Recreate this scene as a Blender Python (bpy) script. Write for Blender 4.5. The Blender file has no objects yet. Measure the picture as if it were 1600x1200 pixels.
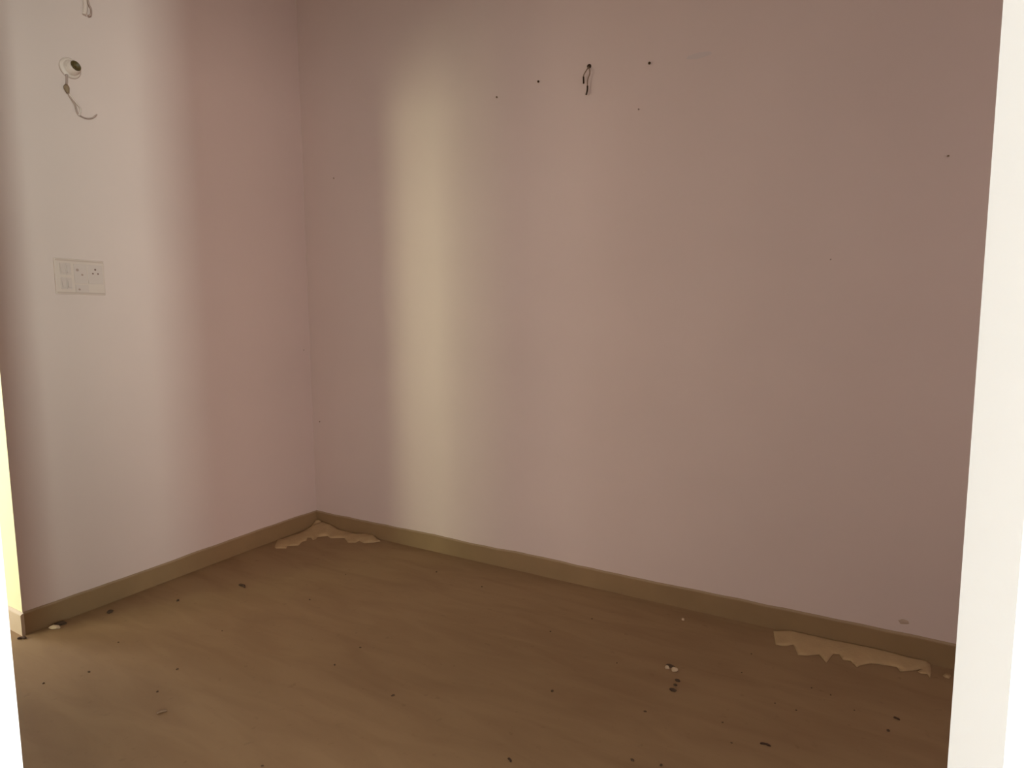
import bpy, bmesh, math, random
from mathutils import Vector, Matrix, noise
random.seed(7)
C = bpy.context.scene.collection
S = bpy.context.scene

# ------------------------------------------------------------ camera
cam_data = bpy.data.cameras.new('camera'); cam = bpy.data.objects.new('camera', cam_data); C.objects.link(cam)
cam_data.sensor_width = 36; cam_data.lens = 944.37 * 36 / 1600; cam_data.clip_start = 0.02
r = Vector((0.86753, 0.49734, -0.00583)); u = Vector((-0.04589, 0.09171, 0.99473)); f = Vector((-0.49526, 0.86269, -0.10239))
M = Matrix((r, u, -f)).transposed().to_4x4(); M.translation = Vector((3.0016, -2.6747, 1.3))
cam.matrix_world = M
S.camera = cam
S.view_settings.view_transform = 'Standard'; S.view_settings.look = 'None'
S.view_settings.exposure = 0.0; S.view_settings.gamma = 1; S.view_settings.use_curve_mapping = False

# ------------------------------------------------------------ world
w = bpy.data.worlds.new('world'); S.world = w; w.use_nodes = True
w.node_tree.nodes['Background'].inputs[0].default_value = (0.75, 0.85, 1, 1)
w.node_tree.nodes['Background'].inputs[1].default_value = 0.03

# ------------------------------------------------------------ daylight of the inferred windows, then added fill lamps
def area(name, loc, direction, sx, sy, power, col, spread=180):
    l = bpy.data.lights.new(name, 'AREA'); l.shape = 'RECTANGLE'; l.size = sx; l.size_y = sy
    l.energy = power; l.color = col; l.spread = math.radians(spread)
    o = bpy.data.objects.new(name, l); C.objects.link(o); o.location = loc
    o.rotation_euler = Vector(direction).to_track_quat('-Z', 'Y').to_euler()
    return o
area('daylight_narrow_window', (-2.16, -6.06, 1.40), (3.1, 6.06, 0.05), 1.04, 1.3, 19.8, (.90, 1, .68), 50)
area('daylight_side_window', (5.98, -3.95, 1.35), (-5.98, 2.72, 0.70), .28, 1.2, 16.0, (.83, 1, .95), 52)
area('fill_passage', (-2.95, -4.9, 1.5), (1, 0, 0), 1.3, 1.6, 112, (1, .92, .81))  # added lamp, brightens the right jamb reveal and the left floor
area('fill_entry', (-2.95, -2.3, 1.5), (1, 0, 0), 1.1, 1.5, 56, (.92, .98, 1))  # added lamp for the floor by the passage opening
area('fill_corner', (6.06, -5.1, 1.6), (-1, 0, 0), 1.5, 1.7, 162, (1, .88, .83))  # added fill for the dark corner where both walls meet
area('fill_room', (5.05, -1.35, 1.6), (-1, 0, 0), 1.1, 1.2, 9.6, (1, .86, .88))  # weak added fill, lifts the room's general brightness
area('fill_far', (5.2, -6.06, 1.5), (0, 1, 0), 1.2, 1.4, 42, (.78, .93, 1))  # made-up extra fill reaching the back wall through the doorway

# ------------------------------------------------------------ materials
def mat(name, col, rough=.8, bump=0, bscale=20, var=0, vscale=3, col2=None, spec=.3, metal=0):
    m = bpy.data.materials.new(name); m.use_nodes = True; nt = m.node_tree; b = nt.nodes['Principled BSDF']
    b.inputs['Base Color'].default_value = (*col, 1); b.inputs['Roughness'].default_value = rough
    b.inputs['Specular IOR Level'].default_value = spec; b.inputs['Metallic'].default_value = metal
    tc = nt.nodes.new('ShaderNodeTexCoord')
    if var:
        n = nt.nodes.new('ShaderNodeTexNoise'); n.inputs['Scale'].default_value = vscale; n.inputs['Detail'].default_value = 5
        nt.links.new(tc.outputs['Object'], n.inputs['Vector'])
        rp = nt.nodes.new('ShaderNodeValToRGB'); rp.color_ramp.elements[0].position = .3; rp.color_ramp.elements[1].position = .7
        c2 = col2 or tuple(c * (1 - var) for c in col)
        rp.color_ramp.elements[0].color = (*c2, 1); rp.color_ramp.elements[1].color = (*col, 1)
        nt.links.new(n.outputs['Fac'], rp.inputs[0]); nt.links.new(rp.outputs[0], b.inputs['Base Color'])
    if bump:
        n2 = nt.nodes.new('ShaderNodeTexNoise'); n2.inputs['Scale'].default_value = bscale; n2.inputs['Detail'].default_value = 4
        nt.links.new(tc.outputs['Object'], n2.inputs['Vector'])
        bp = nt.nodes.new('ShaderNodeBump'); bp.inputs['Strength'].default_value = bump; bp.inputs['Distance'].default_value = .01
        nt.links.new(n2.outputs['Fac'], bp.inputs['Height']); nt.links.new(bp.outputs[0], b.inputs['Normal'])
    return m

PINK = (.70, .545, .48)
m_wall = mat('pink_distemper', PINK, .75, .10, 6, .05, 1.4)
m_cream = mat('cream_paint', (.86, .78, .50), .7, .05, 8)
m_white = mat('white_paint', (.90, .925, .95), .7, .03, 8)
m_ceiling = mat('ceiling_white', (.8, .78, .74), .8)
m_hall_floor = mat('pale_bounce_floor', (.68, .62, .53), .5, var=.05)  # unseen floor, made pale to bounce light up into the room
m_skirt = mat('brown_stone_skirting', (.305, .190, .092), .55, .08, 30, .12, 6)
m_skirt_pale = mat('pale_stone_skirting', (.55, .42, .30), .55, .05, 30)
m_plaster_edge = mat('rough_plaster_edge', (.36, .25, .15), .9, .2, 60)
m_tan_patch = mat('tan_patch_surface', (.50, .335, .172), .95, .3, 90, .1, 20)  # for the tan patches whose heap form is made up
m_grit = mat('dark_grit', (.085, .052, .030), .9, .2, 80)
m_speck = mat('brown_grit', (.105, .062, .034), .9)
m_wood = mat('dark_splinter', (.07, .035, .02), .8, .2, 60)
m_pale = mat('pale_chip', (.62, .46, .30), .9, .2, 60)
m_plastic = mat('off_white_plastic', (.66, .52, .44), .4, spec=.5)
m_plastic2 = mat('switch_plastic', (.62, .49, .43), .35, spec=.5)
m_edge_shade = mat('pinkish_edge_shade', (.55, .41, .34), .5)  # pink shade at the plate's edges, put into the colour
m_dent = mat('faded_knob_mark', (.40, .27, .22), .7)
m_hole = mat('dark_recess', (.19, .10, .08), .9)
m_brown_sock = mat('brown_bakelite', (.10, .065, .02), .5)
m_brass = mat('dull_brass', (.22, .15, .05), .5, metal=.5)
m_wire_pink = mat('painted_over_cable', (.40, .28, .23), .6)
m_wire_brown = mat('brown_cable', (.26, .17, .10), .6)
m_black = mat('black_tape', (.045, .022, .008), .6)
m_nail = mat('rusty_nail', (.07, .035, .01), .7)
m_blister = mat('stained_plaster', (.50, .36, .27), .9)
m_smudge = mat('grey_scuff', (.63, .515, .47), .8)

# floor: dusty brown stone with faint lengthwise veins and wear
m_floor = bpy.data.materials.new('dusty_brown_stone_floor'); m_floor.use_nodes = True
nt = m_floor.node_tree; b = nt.nodes['Principled BSDF']
b.inputs['Roughness'].default_value = .75; b.inputs['Specular IOR Level'].default_value = .25
tc = nt.nodes.new('ShaderNodeTexCoord'); mp = nt.nodes.new('ShaderNodeMapping')
mp.inputs['Scale'].default_value = (2.2, 9, 1); mp.inputs['Rotation'].default_value = (0, 0, math.radians(20))
n1 = nt.nodes.new('ShaderNodeTexNoise'); n1.inputs['Scale'].default_value = 1.3; n1.inputs['Detail'].default_value = 7; n1.inputs['Distortion'].default_value = .6
r1 = nt.nodes.new('ShaderNodeValToRGB')
r1.color_ramp.elements[0].position = .30; r1.color_ramp.elements[0].color = (.272, .164, .082, 1)
r1.color_ramp.elements[1].position = .62; r1.color_ramp.elements[1].color = (.318, .200, .102, 1)
n2 = nt.nodes.new('ShaderNodeTexNoise'); n2.inputs['Scale'].default_value = 26; n2.inputs['Detail'].default_value = 3
r2 = nt.nodes.new('ShaderNodeValToRGB'); r2.color_ramp.elements[0].position = .26; r2.color_ramp.elements[0].color = (.88, .87, .86, 1)
r2.color_ramp.elements[1].position = .36; r2.color_ramp.elements[1].color = (1, 1, 1, 1)
mx = nt.nodes.new('ShaderNodeMix'); mx.data_type = 'RGBA'; mx.blend_type = 'MULTIPLY'; mx.inputs[0].default_value = 1
L = nt.links.new
L(tc.outputs['Object'], mp.inputs[0]); L(mp.outputs[0], n1.inputs[0]); L(n1.outputs['Fac'], r1.inputs[0])
L(tc.outputs['Object'], n2.inputs[0]); L(n2.outputs['Fac'], r2.inputs[0])
L(r1.outputs[0], mx.inputs[6]); L(r2.outputs[0], mx.inputs[7]); L(mx.outputs[2], b.inputs['Base Color'])

# ------------------------------------------------------------ helpers
def box(bm, x0, x1, y0, y1, z0, z1, mi=0, rot=None, bev=0):
    vs = [bm.verts.new((x, y, z)) for x in (x0, x1) for y in (y0, y1) for z in (z0, z1)]
    for q in ((0,1,3,2), (4,6,7,5), (0,4,5,1), (2,3,7,6), (0,2,6,4), (1,5,7,3)):
        fc = bm.faces.new([vs[i] for i in q]); fc.material_index = mi
    if bev:
        es = {e for v in vs for e in v.link_edges}
        bmesh.ops.bevel(bm, geom=list(es), offset=bev, segments=3, affect='EDGES', profile=.6)
    return vs
def tube(bm, pts, rad, seg=10, caps=True):
    pts = [Vector(p) for p in pts]
    rads = rad if isinstance(rad, (list, tuple)) else [rad] * len(pts)
    rings = []; ref = None
    for i, p in enumerate(pts):
        t = (pts[min(i+1, len(pts)-1)] - pts[max(i-1, 0)]).normalized()
        if ref is None: ref = t.orthogonal().normalized()
        ref = (ref - t * ref.dot(t)).normalized(); bb = t.cross(ref)
        rings.append([bm.verts.new(p + rads[i] * (math.cos(a) * ref + math.sin(a) * bb)) for a in [2*math.pi*k/seg for k in range(seg)]])
    for a, c in zip(rings, rings[1:]):
        for k in range(seg): bm.faces.new((a[k], a[(k+1) % seg], c[(k+1) % seg], c[k])).smooth = True
    if caps:
        bm.faces.new(rings[0][::-1]); bm.faces.new(rings[-1])
    return rings
def smooth_path(pts, n=6):
    pts = [Vector(p) for p in pts]; P = [2*pts[0]-pts[1]] + pts + [2*pts[-1]-pts[-2]]; out = []
    for i in range(1, len(P)-2):
        for k in range(n):
            t = k / n; a, b_, c, d = P[i-1], P[i], P[i+1], P[i+2]
            out.append(.5*((2*b_) + (c-a)*t + (2*a-5*b_+4*c-d)*t*t + (3*b_-a-3*c+d)*t**3))
    return out + [pts[-1]]
def lathe(bm, prof, axis_m, seg=24):
    rings = []
    for (rr, z) in prof:
        rings.append([bm.verts.new(axis_m @ Vector((rr*math.cos(a), rr*math.sin(a), z))) for a in [2*math.pi*k/seg for k in range(seg)]])
    for a, c in zip(rings, rings[1:]):
        for k in range(seg): bm.faces.new((a[k], a[(k+1) % seg], c[(k+1) % seg], c[k])).smooth = True
def obj(name, bm, m, parent=None, label=None, cat=None, group=None, kind=None):
    bmesh.ops.recalc_face_normals(bm, faces=bm.faces[:])
    me = bpy.data.meshes.new(name); bm.to_mesh(me); bm.free()
    for x in (m if isinstance(m, list) else [m]): me.materials.append(x)
    o = bpy.data.objects.new(name, me); C.objects.link(o)
    if parent: o.parent = parent
    for k, v in (('label', label), ('category', cat), ('group', group), ('kind', kind)):
        if v: o[k] = v
    return o
def rehome(o, at):
    at = Vector(at)
    o.data.transform(Matrix.Translation(-at)); o.location = at
    return o
def empty(name, loc, label, cat, group=None):
    o = bpy.data.objects.new(name, None); C.objects.link(o); o.location = loc; o.empty_display_size = .05
    o['label'] = label; o['category'] = cat
    if group: o['group'] = group
    return o
def struct(name, bm, m): return obj(name, bm, m, kind='structure')

# ------------------------------------------------------------ the setting
H = 3.5; YA, YB = -2.38, -2.32
bm = bmesh.new(); box(bm, -.155, 5.12, YA, .12, -.1, 0); struct('floor', bm, m_floor)
bm = bmesh.new(); box(bm, -3.02, 6.12, -6.22, YA, -.1, 0); box(bm, -3.02, -.155, YA, .12, -.1, 0); struct('floor_hall', bm, m_hall_floor)
bm = bmesh.new(); box(bm, -3.02, 6.12, -6.22, .12, H, H+.1); struct('ceiling', bm, m_ceiling)
bm = bmesh.new(); box(bm, -2.9, 6.0, 0, .12, 0, H); struct('wall_back', bm, m_wall)
# partition on the left: pink towards the room, cream on its free end and on the passage side
bm = bmesh.new(); box(bm, -.155, 0, -1.594, 0, 0, H)
bm.faces.ensure_lookup_table()
for fc in bm.faces:
    n = fc.calc_center_median()
    fc.material_index = 0 if abs(n.x) < 1e-4 else 1
struct('wall_left', bm, [m_wall, m_cream])
bm = bmesh.new(); box(bm, 5.0, 5.12, -2.32, -1.92, 0, H); box(bm, 5.0, 5.12, -.78, .12, 0, H); box(bm, 5.0, 5.12, -1.92, -.78, 0, .98); box(bm, 5.0, 5.12, -1.92, -.78, 2.22, H); struct('wall_right', bm, m_wall)
# wall between hall and room: doorway the photograph looks through, and a passage opening on the left
bm = bmesh.new()
box(bm, -.145, 1.972, YA, YB, 0, H); box(bm, 3.050, 6.0, YA, YB, 0, H)
box(bm, 1.972, 3.050, YA, YB, 2.5, H); box(bm, -.145, 0, YB, -1.594, 2.3, H)
struct('wall_front', bm, m_white)
for i, (a, c) in enumerate(((1.877, 1.937), (3.050, 3.110))):         # unseen strips added by the doorway to hide its overlit front face
    bm = bmesh.new(); box(bm, a, c, YA - (.03, .05)[i], YA, 0, 2.56); struct('added_trim_%d' % (i + 1), bm, m_white)
bm = bmesh.new(); 
for a, c, z0, z1 in ((-6.22, -5.56, 0, H), (-4.24, -2.86, 0, H), (-1.74, .12, 0, H), (-2.86, -1.74, 0, .74), (-2.86, -1.74, 2.26, H), (-5.56, -4.24, 0, .69), (-5.56, -4.24, 2.31, H)): box(bm, -3.02, -2.9, a, c, z0, z1)
struct('wall_passage', bm, m_white)
def wall_with_window(name, axis, pos, thick, a0, a1, holes, m):
    bm = bmesh.new(); a = a0
    def bx(p, q, z0, z1):
        if axis == 'y': box(bm, p, q, pos, pos + thick, z0, z1)
        else: box(bm, pos, pos + thick, p, q, z0, z1)
    for (h0, h1, z0, z1) in holes:
        bx(a, h0, 0, H); bx(h0, h1, 0, z0); bx(h0, h1, z1, H); a = h1
    bx(a, a1, 0, H); struct(name, bm, m)
wins = [('y', -6.12, -2.69, -1.63, .74, 2.06), ('y', -6.12, 4.59, 5.81, .79, 2.21), ('x', 6.0, -5.86, -4.34, .74, 2.46), ('x', 6.0, -4.09, -3.81, .74, 1.96), ('x', -3.02, -2.86, -1.74, .74, 2.26), ('x', -3.02, -5.56, -4.24, .69, 2.31), ('x', 5.085, -1.92, -.78, .98, 2.22)]  # openings and frames; those of the fill lamps are made up
wall_with_window('wall_rear', 'y', -6.12, .12, -2.9, 6.0, [w_[2:] for w_ in wins[:2]], m_white)
wall_with_window('wall_side', 'x', 6.0, .12, -6.12, YB, [w_[2:] for w_ in wins[2:4]], m_white)
for i, (ax, pos, a0, a1, z0, z1) in enumerate(wins):
    bm = bmesh.new(); t = .02
    def bx(p, q, c, d):
        if ax == 'y': box(bm, p, q, pos + .085, pos + .115, c, d)
        else: box(bm, pos + .005, pos + .035, p, q, c, d)
    bx(a0, a1, z0, z0 + t); bx(a0, a1, z1 - t, z1); bx(a0, a0 + t, z0 + t, z1 - t); bx(a1 - t, a1, z0 + t, z1 - t)
    struct('unseen_window_%d' % (i + 1), bm, m_white)

# skirtings: stone strip with a wavering plastered top edge
SK = .0915
def skirting(name, along, length, start, out_dir, m, wob=.004, seed=0.0, step=.02):
    bm = bmesh.new(); n = max(2, int(length / step)); prev = None
    for i in range(n + 1):
        s = length * i / n
        p = Vector(start) + Vector(along) * s
        o_ = Vector(out_dir)
        k = noise.noise(Vector((s * 2.3 + seed, 1.7, seed))) * wob * 1.6 + noise.noise(Vector((s * 9 + seed, 4.1, seed))) * wob * .5
        top = SK + k; d = .012
        ring = [bm.verts.new(p + o_ * q + Vector((0, 0, z))) for q, z in ((0, 0), (d, 0), (d, top - .004), (d - .002, top - .001), (0.0015, top + .004), (0, top + .004))]
        if prev:
            for j in range(5):
                fc = bm.faces.new((prev[j], prev[j+1], ring[j+1], ring[j])); fc.material_index = 1 if j in (3, 4) else 0
        else: bm.faces.new(ring)
        prev = ring
    bm.faces.new(prev[::-1])
    return struct(name, bm, m)
skirting('baseboard_back', (1, 0, 0), 5.0, (0, 0, 0), (0, -1, 0), [m_skirt, m_plaster_edge], .007, 3.1)
skirting('baseboard_left', (0, -1, 0), 1.594, (0, 0, 0), (1, 0, 0), [m_skirt, m_plaster_edge], .005, 9.4)
skirting('baseboard_end', (1, 0, 0), .167, (-.155, -1.594, 0), (0, -1, 0), [m_skirt_pale, m_skirt_pale], .001, 5.2)
skirting('baseboard_right', (0, -1, 0), 2.30, (5.0, -.012, 0), (-1, 0, 0), [m_skirt, m_plaster_edge], .004, 6.6)

# ------------------------------------------------------------ electrical switchboard on the left wall
sb = empty('switchboard', (0, -1.278, 1.507), 'off-white electrical switch plate with switches and a socket, mounted on left wall', 'switchboard')
PY, PZ = .196, .153
bm = bmesh.new()
box(bm, 0, .009, -PY/2, PY/2, -PZ/2, PZ/2, bev=.003)
obj('cover_plate', bm, m_plastic, sb)
for a, b_, c, d in ((-PY/2+.004, PY/2-.004, PZ/2-.010, PZ/2-.004), (-PY/2+.004, PY/2-.004, -PZ/2+.004, -PZ/2+.010)):
    bm = bmesh.new(); box(bm, .008, .0125, a, b_, c, d); obj('edge_shade', bm, m_edge_shade, sb)  # strips coloured as the shadow along the plate's top and bottom
# in wall coordinates +y runs towards the far corner (right in the photograph)
def rocker(y, z, wd, ht):
    bm = bmesh.new()
    box(bm, .008, .0115, y - wd/2, y + wd/2, z - ht/2, z + ht/2, bev=.001)
    vs = [bm.verts.new(v) for v in ((.011, y-wd*.34, z-ht*.36), (.011, y+wd*.34, z-ht*.36), (.011, y+wd*.34, z+ht*.36), (.011, y-wd*.34, z+ht*.36),
          (.0175, y-wd*.32, z-ht*.34), (.0175, y+wd*.32, z-ht*.34), (.0125, y+wd*.32, z+ht*.34), (.0125, y-wd*.32, z+ht*.34))]
    for q in ((0,3,2,1), (4,5,6,7), (0,1,5,4), (1,2,6,5), (2,3,7,6), (3,0,4,7)): bm.faces.new([vs[i] for i in q])
    return obj('rocker_switch', bm, m_plastic2, sb)
for y in (-.068, -.046):
    for z in (.032, -.030): rocker(y, z, .020, .050)
def socket(y, z, wd, ht, pins, name='socket', lab=None, hm=None):
    bm = bmesh.new(); box(bm, .008, .0115, y-wd/2, y+wd/2, z-ht/2, z+ht/2, bev=.001)
    o = obj(name, bm, m_plastic2, sb, label=lab)
    for (dy, dz, rr) in pins:
        bm = bmesh.new(); tube(bm, [(.0105, y+dy, z+dz), (.0122, y+dy, z+dz)], rr, 12)
        obj('pin_hole', bm, hm or m_hole, o)
    return o
socket(.060, .014, .060, .084, [(0, .022, .0042), (-.0105, .004, .0036), (.0105, .004, .0036)], lab='three-hole power socket')
socket(.000, .014, .050, .084, [(-.012, .016, .0060), (.006, -.004, .0045)], lab='round control holes module', hm=m_dent)
socket(.003, -.050, .052, .034, [(-.012, -.004, .0045)], 'blank_module', hm=m_dent)

# ------------------------------------------------------------ bulb holder with its cord
bh = empty('bulb_holder', (0, -1.254, 2.395), 'round white batten bulb holder with dark open mouth, high on left wall', 'bulb holder')
tilt = Vector((.93, .16, .20)).normalized()
def frame(origin, d):
    q = d.to_track_quat('Z', 'Y'); return Matrix.Translation(origin) @ q.to_matrix().to_4x4()
A0 = Matrix.Rotation(math.radians(90), 4, 'Y')
bm = bmesh.new()
lathe(bm, [(0, 0), (.041, 0), (.042, .007), (.039, .012), (.033, .014), (.031, .013), (.030, .022), (.026, .030), (0, .031)], A0, 28)
obj('base', bm, m_plastic, bh)
F = frame(Vector((.022, .002, 0)), tilt)
bm = bmesh.new()
lathe(bm, [(.030, -.012), (.0285, .004), (.0250, .015), (.0225, .019), (.0185, .019), (.0175, .016), (.0175, .0130), (0, .0130)], F, 24)
obj('holder_body', bm, m_plastic, bh)
bm = bmesh.new()
lathe(bm, [(.0176, .0200), (.0212, .0205), (.0208, .0235), (.0168, .0235), (.0165, .0140), (0, .0140)], F, 24)
ring = obj('socket_mouth', bm, m_brown_sock, bh, label='dark brown socket mouth')
for sx in (-.006, .006):
    bm = bmesh.new(); P = [F @ Vector((sx, 0, .0138)), F @ Vector((sx, 0, .0175))]; tube(bm, P, .0026, 10)
    obj('contact_pin', bm, m_brass, ring)
# cord hanging under the holder
cd = empty('hanging_cord', (0, -1.275, 2.33), 'painted-over cord stub with a taped joint curling below the bulb holder', 'cord')
pts = [(.012, -1.272, 2.362), (.012, -1.2738, 2.335), (.014, -1.2769, 2.3039), (.012, -1.2689, 2.2801), (.011, -1.2493, 2.2464), (.010, -1.2393, 2.212), (.009, -1.2123, 2.2005), (.012, -1.185, 2.207), (.020, -1.167, 2.2263)]
def loc_pts(P, o): return [Vector(p) - o.location for p in P]
sp = smooth_path(loc_pts(pts, cd)); n = len(sp)
bm = bmesh.new(); tube(bm, sp, [.0048 * (1 - .45 * i / n) for i in range(n)], 10); obj('cable', bm, m_wire_pink, cd)
pts2 = [(.013, -1.272, 2.288), (.014, -1.252, 2.262), (.013, -1.229, 2.236), (.012, -1.231, 2.215), (.012, -1.238, 2.203)]
bm = bmesh.new(); tube(bm, smooth_path(loc_pts(pts2, cd)), .0036, 8); obj('loose_strand', bm, m_plastic, cd)
bm = bmesh.new()
tube(bm, smooth_path(loc_pts([(.014, -1.2775, 2.318), (.015, -1.278, 2.302), (.015, -1.274, 2.284)], cd), 4), [.006, .008, .0105, .0112, .011, .010, .0085, .007, .006], 12)
obj('taped_joint', bm, m_wire_brown, cd, label='brownish taped joint')
# cable end dropping from above the frame
tp = empty('cable_end', (0, -1.175, 2.72), 'pale cable end hanging at the top of left wall above the bulb holder', 'cable')
P = loc_pts([(.010, -1.176, 2.95), (.011, -1.178, 2.80), (.012, -1.1785, 2.72), (.012, -1.178, 2.675), (.012, -1.184, 2.640)], tp)
bm = bmesh.new(); tube(bm, smooth_path(P), .0085, 10); obj('sheath', bm, m_plastic, tp)
P = loc_pts([(.017, -1.168, 2.95), (.018, -1.167, 2.80), (.018, -1.168, 2.70), (.018, -1.1585, 2.672), (.018, -1.161, 2.648), (.018, -1.172, 2.638)], tp)
bm = bmesh.new(); tube(bm, smooth_path(P), .0038, 8); obj('conductor', bm, m_wire_pink, tp)

# ------------------------------------------------------------ cut wires on the back wall
cw = empty('cut_wires', (1.880, 0, 2.452), 'two thin brown wires with taped ends dangling from a hole high on back wall', 'wires')
bm = bmesh.new(); lathe(bm, [(0, .006), (.0075, .006), (.0095, .003), (.0100, 0), (0, 0)], Matrix.Rotation(math.radians(90), 4, 'X'), 18)
obj('wall_hole', bm, m_black, cw, label='dark drilled wire hole')
def wire(P, tip0, rad):
    o = obj_w(P, rad)
    Q = smooth_path(loc_pts(tip0, cw), 4); bm = bmesh.new(); tube(bm, Q, rad * 1.75, 10); obj('taped_end', bm, m_black, o)
def obj_w(P, rad):
    bm = bmesh.new(); tube(bm, smooth_path(loc_pts(P, cw)), rad, 8); return obj('wire', bm, m_wire_brown, cw)
wire([(1.880, -.004, 2.450), (1.887, -.012, 2.430), (1.8875, -.013, 2.412), (1.878, -.013, 2.389), (1.877, -.012, 2.362)],
     [(1.877, -.012, 2.364), (1.8765, -.012, 2.345), (1.871, -.012, 2.326)], .0022)
wire([(1.880, -.004, 2.450), (1.873, -.014, 2.432), (1.861, -.015, 2.416), (1.8575, -.012, 2.404)],
     [(1.8575, -.012, 2.407), (1.858, -.012, 2.392), (1.8585, -.012, 2.378)], .0022)

# ------------------------------------------------------------ nails in the walls
def nail(loc, rad, out, label, m=m_nail, group=None, length=.008):
    n_ = Vector(out); A = frame(Vector((0, 0, 0)), n_)
    bm = bmesh.new(); lathe(bm, [(rad*.45, -.004), (rad*.45, length*.55), (rad, length*.6), (rad*.9, length), (0, length*1.1)], A, 12)
    o = obj('nail', bm, m, label=label, cat='nail', group=group); o.location = loc; return o
nail((1.6226, 0, 2.4335), .0055, (0, -1, .05), 'dark rusty nail head left of the dangling wires on back wall')
nail((2.1617, 0, 2.4055), .0058, (0, -1, .05), 'dark rusty nail head right of the dangling wires on back wall')
nail((1.3917, 0, 2.405), .0045, (0, -1, 0), 'faint brownish nail head above the bright light band on back wall', m_wire_brown)
nail((.2619, 0, 2.1507), .0035, (0, -1, 0), 'small nail head on back wall near the corner, high up', m_wire_brown)
nail((.0647, 0, .6794), .0035, (0, -1, 0), 'small nail head on back wall low beside the corner', m_wire_brown)
nail((2.1164, 0, 2.2225), .0035, (0, -1, 0), 'faint pinkish nail head below the rusty nail on back wall', m_wire_pink)
nail((3.243, 0, 1.8709), .0035, (0, -1, 0), 'faint small nail head far right of back wall', m_wire_brown)
nail((2.8916, 0, 1.5326), .0025, (0, -1, 0), 'tiny nail head at mid height right of centre on back wall', m_wire_pink)
nail((0, -.0545, 1.1325), .0025, (1, 0, 0), 'tiny nail head on left wall close to the corner', m_wire_pink)
# chipped patch of plaster just above the skirting at far right
bm = bmesh.new()
vs = [bm.verts.new((.018*math.cos(a)*random.uniform(.7, 1.2), -.0012, .010*math.sin(a)*random.uniform(.7, 1.2))) for a in [k*math.pi/6 for k in range(12)]]
cv = bm.verts.new((0, -.003, 0)); vb = [bm.verts.new((v.co.x*1.1, 0, v.co.z*1.1)) for v in vs]
for k in range(12):
    bm.faces.new((vs[k], vs[(k+1) % 12], cv)); bm.faces.new((vs[k], vb[k], vb[(k+1) % 12], vs[(k+1) % 12]))
o = obj('plaster_blister', bm, m_blister, label='brown plaster blister just above the skirting at right end of back wall', cat='plaster'); o.location = (3.199, 0, .142)
# faint grey scuff mark on the back wall
def scuff(x, z, wd, ht, label):
    bm = bmesh.new(); n = 22
    top = [bm.verts.new((wd*.5*math.cos(a)*random.uniform(.88, 1.05), -.0006, ht*.5*math.sin(a)*random.uniform(.8, 1.1))) for a in [2*math.pi*k/n for k in range(n)]]
    bot = [bm.verts.new((v.co.x*1.02, 0, v.co.z*1.02)) for v in top]
    bm.faces.new(top)
    for k in range(n): bm.faces.new((top[k], bot[k], bot[(k+1) % n], top[(k+1) % n]))
    o = obj('filler_smear', bm, m_smudge, label=label, cat='smear'); o.location = (x, 0, z)
scuff(2.37, 2.395, .105, .024, 'faint grey filler smear on back wall right of the rusty nails')

# ------------------------------------------------------------ ragged tan patches, given a made-up heap shape
def heap(name, outline, label, hmax, clear=.0125):
    P = [Vector(p) for p in outline]
    P = [Vector((max(p.x, clear), min(p.y, -clear), max(p.z, .0))) for p in P]
    bm = bmesh.new(); vs = [bm.verts.new(p) for p in P]
    es = [bm.edges.new((vs[i], vs[(i+1) % len(vs)])) for i in range(len(vs))]
    bmesh.ops.triangle_fill(bm, edges=es, use_beauty=True)
    for _ in range(3):
        longe = [e for e in bm.edges if e.calc_length() > .022]
        if longe: bmesh.ops.subdivide_edges(bm, edges=longe, cuts=1, use_grid_fill=False)
        bmesh.ops.triangulate(bm, faces=bm.faces[:])
    bd = [v.co.copy() for v in bm.verts if v.is_boundary]
    for v in bm.verts:
        if v.is_boundary: continue
        d = min((v.co - q).length for q in bd)
        v.co.z += min(hmax, d * .35) * (.8 + .4 * noise.noise(v.co * 30))
    for fc in bm.faces: fc.smooth = True
    # thin body down to the floor, its underside a hair above it
    ret = bmesh.ops.extrude_face_region(bm, geom=bm.faces[:])
    for g in ret['geom']:
        if isinstance(g, bmesh.types.BMVert): g.co.z += .0022
    for v in bm.verts: v.co.z += .0003
    return rehome(obj(name, bm, m_tan_patch, label=label, cat='dust heap'), P[0])
Rp = [[2.7431, -0.0313, 0.0], [2.7659, -0.146, 0.0], [2.796, -0.1402, 0.0], [2.8285, -0.111, 0.0], [2.8508, -0.1845, 0.0], [2.8836, -0.1713, 0.0], [2.922, -0.1394, 0.0], [2.9486, -0.1907, 0.0], [2.9695, -0.1075, 0.0], [2.9913, -0.1005, 0.0], [3.0032, -0.1401, 0.0], [3.0288, -0.1308, 0.0], [3.0503, -0.1682, 0.0], [3.0628, -0.1465, 0.0], [3.0944, -0.114, 0.0], [3.1466, -0.0995, 0.0], [3.1795, -0.0957, 0.0], [3.1903, -0.1231, 0.0], [3.2403, -0.0856, 0.0], [3.2621, -0.0591, 0.0], [3.2459, -0.092, 0.0], [3.2551, -0.1009, 0.0], [3.2751, -0.0943, 0.0], [3.2809, -0.1187, 0.0], [3.2882, -0.0777, 0.0], [3.2915, -0.0134, 0.0], [3.277, -0.0121, 0.0105], [3.2118, -0.0121, 0.0099], [3.1317, -0.0121, 0.0135], [3.0512, -0.0121, 0.0126], [2.9497, -0.0121, 0.0095], [2.8074, -0.0121, 0.0092]]
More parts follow.
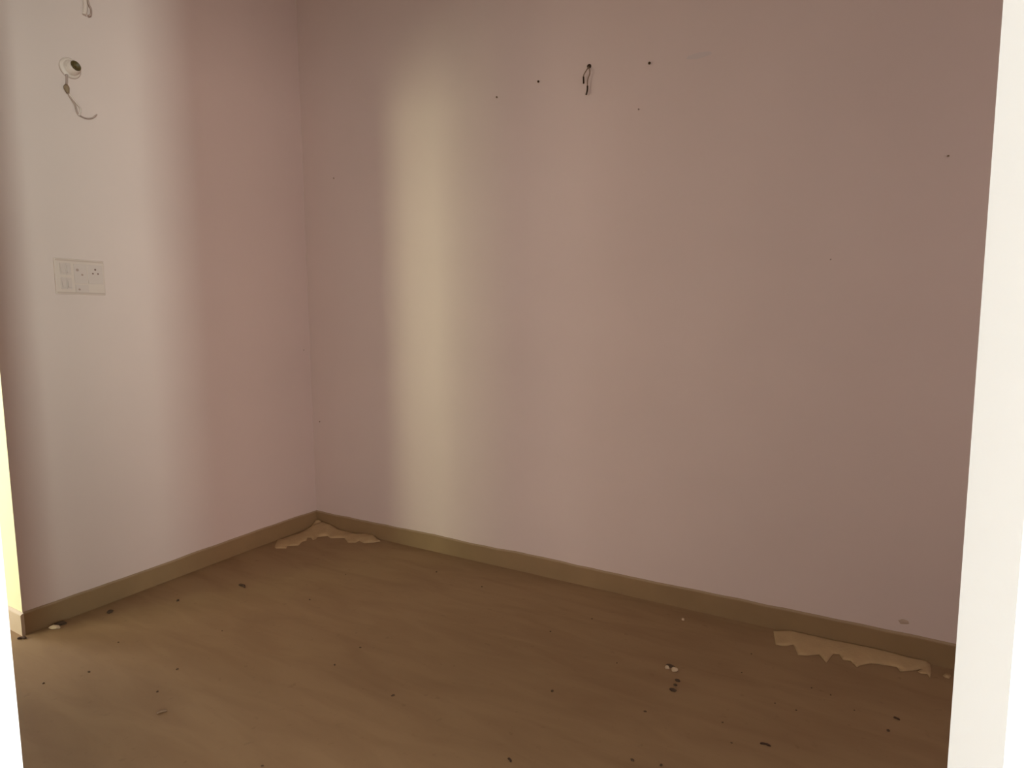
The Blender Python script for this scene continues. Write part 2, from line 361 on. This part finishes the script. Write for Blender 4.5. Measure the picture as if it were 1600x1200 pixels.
Kp = [[0.0973, -0.4091, 0.0], [0.0121, -0.3174, 0.0013], [0.0319, -0.2963, 0.0], [0.0313, -0.2339, 0.0], [0.0433, -0.1952, 0.0], [0.0369, -0.1398, 0.0], [0.0121, -0.0666, 0.0003], [0.0121, -0.0228, 0.0337], [0.0357, -0.0121, 0.0387], [0.0756, -0.0121, 0.0282], [0.1326, -0.0121, 0.025], [0.2046, -0.0121, 0.0036], [0.2762, -0.0121, 0.0013], [0.3448, -0.0159, 0.0], [0.4108, -0.0121, 0.0103], [0.4997, -0.0121, 0.0178], [0.5248, -0.0121, 0.0022], [0.5779, -0.0373, -0.0], [0.5523, -0.0755, -0.0], [0.513, -0.1091, 0.0], [0.4561, -0.0925, 0.0], [0.4621, -0.1253, 0.0], [0.422, -0.1475, 0.0], [0.3467, -0.1038, 0.0], [0.2715, -0.1453, 0.0], [0.2326, -0.1291, 0.0], [0.1861, -0.1674, 0.0], [0.2048, -0.1945, 0.0], [0.2047, -0.2192, 0.0], [0.1647, -0.1981, 0.0], [0.1441, -0.2094, 0.0], [0.1793, -0.2455, 0.0], [0.1726, -0.2734, 0.0], [0.1985, -0.3242, 0.0], [0.1464, -0.3588, 0.0], [0.173, -0.3901, 0.0], [0.1207, -0.419, 0.0]]
Tp = [[3.3231, -0.0767, 0.0], [3.3348, -0.0562, 0.0], [3.3465, -0.0543, 0.0], [3.349, -0.0667, 0.0], [3.3409, -0.0895, 0.0], [3.3278, -0.0878, 0.0]]
heap('tan_heap', Rp, 'long ragged tan strip along the skirting at right, made up as a low heap', .006)
heap('tan_heap', Kp, 'ragged boomerang-shaped tan patch in the room corner, made up as a heap', .008)
heap('tan_heap', Tp, 'tiny tan patch made up as a low heap beside the right door jamb, past the long strip', .003)

# ------------------------------------------------------------ litter on the floor
def clod(loc, rx, ry, rz, m, name, label, cat, group=None, rot=0.0, seed=0):
    bm = bmesh.new(); bmesh.ops.create_icosphere(bm, subdivisions=2, radius=1)
    for v in bm.verts:
        k = 1 + .35 * noise.noise(v.co * 1.3 + Vector((seed * 3.7, seed, 0)))
        v.co = Vector((v.co.x * rx * k, v.co.y * ry * k, max(v.co.z, -.35) * rz * k))
    mz = min(v.co.z for v in bm.verts)
    for v in bm.verts: v.co.z -= mz
    o = obj(name, bm, m, label=label, cat=cat, group=group); o.location = (loc[0], loc[1], 0); o.rotation_euler.z = rot
    return o
def splinter(loc, length, rad, ang, label, m=m_wood, name='wood_splinter', cat='splinter', bend=.15):
    bm = bmesh.new(); n = 7
    P = [Vector(((i/(n-1)-.5)*length, bend*length*math.sin(math.pi*i/(n-1)), rad*.8)) for i in range(n)]
    tube(bm, P, [rad*.55, rad, rad*.9, rad*.75, rad, rad*.9, rad*.45], 7)
    for v in bm.verts: v.co.z = max(v.co.z, 0.0)
    o = obj(name, bm, m, label=label, cat=cat); o.location = (loc[0], loc[1], 0); o.rotation_euler.z = math.radians(ang); return o
splinter((.4012, -.8472), .048, .0065, -5, 'dark brown wood splinter on the floor left of and in front of the corner heap')
splinter((.041, -1.6192), .034, .006, 35, 'dark splinter on the floor just before the end of the left wall')
clod((.0420, -1.480), .0125, .026, .010, m_grit, 'debris_clod', 'dark crumb behind the pale chip at foot of left skirting', 'debris', rot=-.5, seed=4)
clod((.060, -1.508), .0095, .024, .011, m_pale, 'plaster_chip', 'pale plaster chip against the near end of the left skirting', 'chip', rot=-.9, seed=5)
clod((.112, -1.3124), .010, .013, .009, m_grit, 'debris_clod', 'dark round crumb beside the left skirting in its shadow', 'debris', seed=6)
clod((.271, -1.0937), .006, .007, .006, m_grit, 'debris_clod', 'small dark crumb between left skirting and the wood splinter', 'debris', seed=7)
clod((2.4310, -.522), .008, .007, .008, m_pale, 'plaster_chip', 'smaller pale pebble of the pair on the right part of the floor', 'chip', seed=8)
clod((2.4600, -.524), .013, .010, .010, m_pale, 'plaster_chip', 'larger pale pebble of the pair on the right part of the floor', 'chip', seed=9)
clod((2.4400, -.505), .018, .009, .006, m_grit, 'debris_clod', 'dark crumb lodged between the two pale pebbles', 'debris', seed=10)
clod((2.3894, -.1221), .007, .006, .007, m_pale, 'plaster_chip', 'lone pale pebble near the skirting of the back wall', 'chip', seed=11)
clod((2.4867, -.5823), .010, .007, .005, m_grit, 'debris_clod', 'dark crumb nearest the pale pebbles, top of a row of three', 'debris', seed=12)
clod((2.4858, -.6139), .007, .005, .005, m_grit, 'debris_clod', 'smallest dark crumb, middle of the row of three below the pale pebbles', 'debris', seed=13)
clod((2.4860, -.6474), .013, .008, .006, m_grit, 'debris_clod', 'largest dark crumb, lowest of the row of three below the pale pebbles', 'debris', seed=14)
splinter((2.8084, -.787), .030, .0035, 5, 'long dark splinter low on the right floor')
splinter((3.1642, -.4456), .018, .0035, -20, 'dark splinter on the floor near the right door jamb')
splinter((2.1557, -1.2297), .018, .0035, -30, 'dark splinter at the bottom edge of the picture, right of centre')
splinter((1.0269, -1.6096), .030, .004, 60, 'thin brown scrap on the left foreground floor', m_wire_brown, 'scrap', 'scrap')
specks = [[0.4206, -1.4356, 0.0], [0.547, -1.6051, 0.0], [0.8217, -1.4318, 0.0], [0.4823, -1.7247, 0.0], [0.709, -1.168, 0.0], [0.8962, -1.5494, 0.0], [1.3175, -0.9786, 0.0], [1.32, -1.1182, 0.0], [1.6418, -1.1562, 0.0], [1.4421, -0.268, 0.0], [1.1389, -0.2349, 0.0], [0.7456, -0.4901, 0.0], [1.9285, -0.4926, 0.0], [2.0391, -0.3045, 0.0], [2.1168, -0.86, 0.0], [2.4369, -0.8095, 0.0], [2.4729, -1.048, 0.0], [2.5534, -1.0266, 0.0], [2.1557, -1.2297, 0.0], [2.6729, -0.7401, 0.0], [2.6797, -0.4141, 0.0], [2.6911, -0.2634, 0.0], [2.8084, -0.787, 0.0], [2.9109, -0.3928, 0.0], [2.9718, -0.4053, -0.0], [2.8089, -0.5497, 0.0], [2.8749, -0.5557, 0.0], [3.1642, -0.4456, 0.0], [3.1384, -0.5243, -0.0], [2.3894, -0.1221, 0.0], [3.0441, -0.4606, 0.0], [1.5309, -1.6057, 0.0], [2.2544, -0.5797, 0.0], [2.7158, -0.8262, 0.0], [0.8059, -0.7805, 0.0]]
skip = {(2.8084, -.787), (3.1642, -.4456), (2.1557, -1.2297), (2.3894, -.1221)}
proto = None
for i, (x, y, z) in enumerate(specks):
    if (x, y) in skip: continue
    if proto is None:
        o = proto = clod((x, y), .0042, .0036, .0024, m_speck, 'grit_speck', 'tiny dark grit speck lying loose on the open brown floor', 'speck', 'tiny dark grit specks scattered over the floor', seed=20)
    else:
        o = proto.copy(); C.objects.link(o); o.location = (x, y, 0)
    k = random.uniform(.6, 1.25); o.scale = (k * random.uniform(.8, 1.5), k, k); o.rotation_euler.z = random.uniform(0, 3.1)
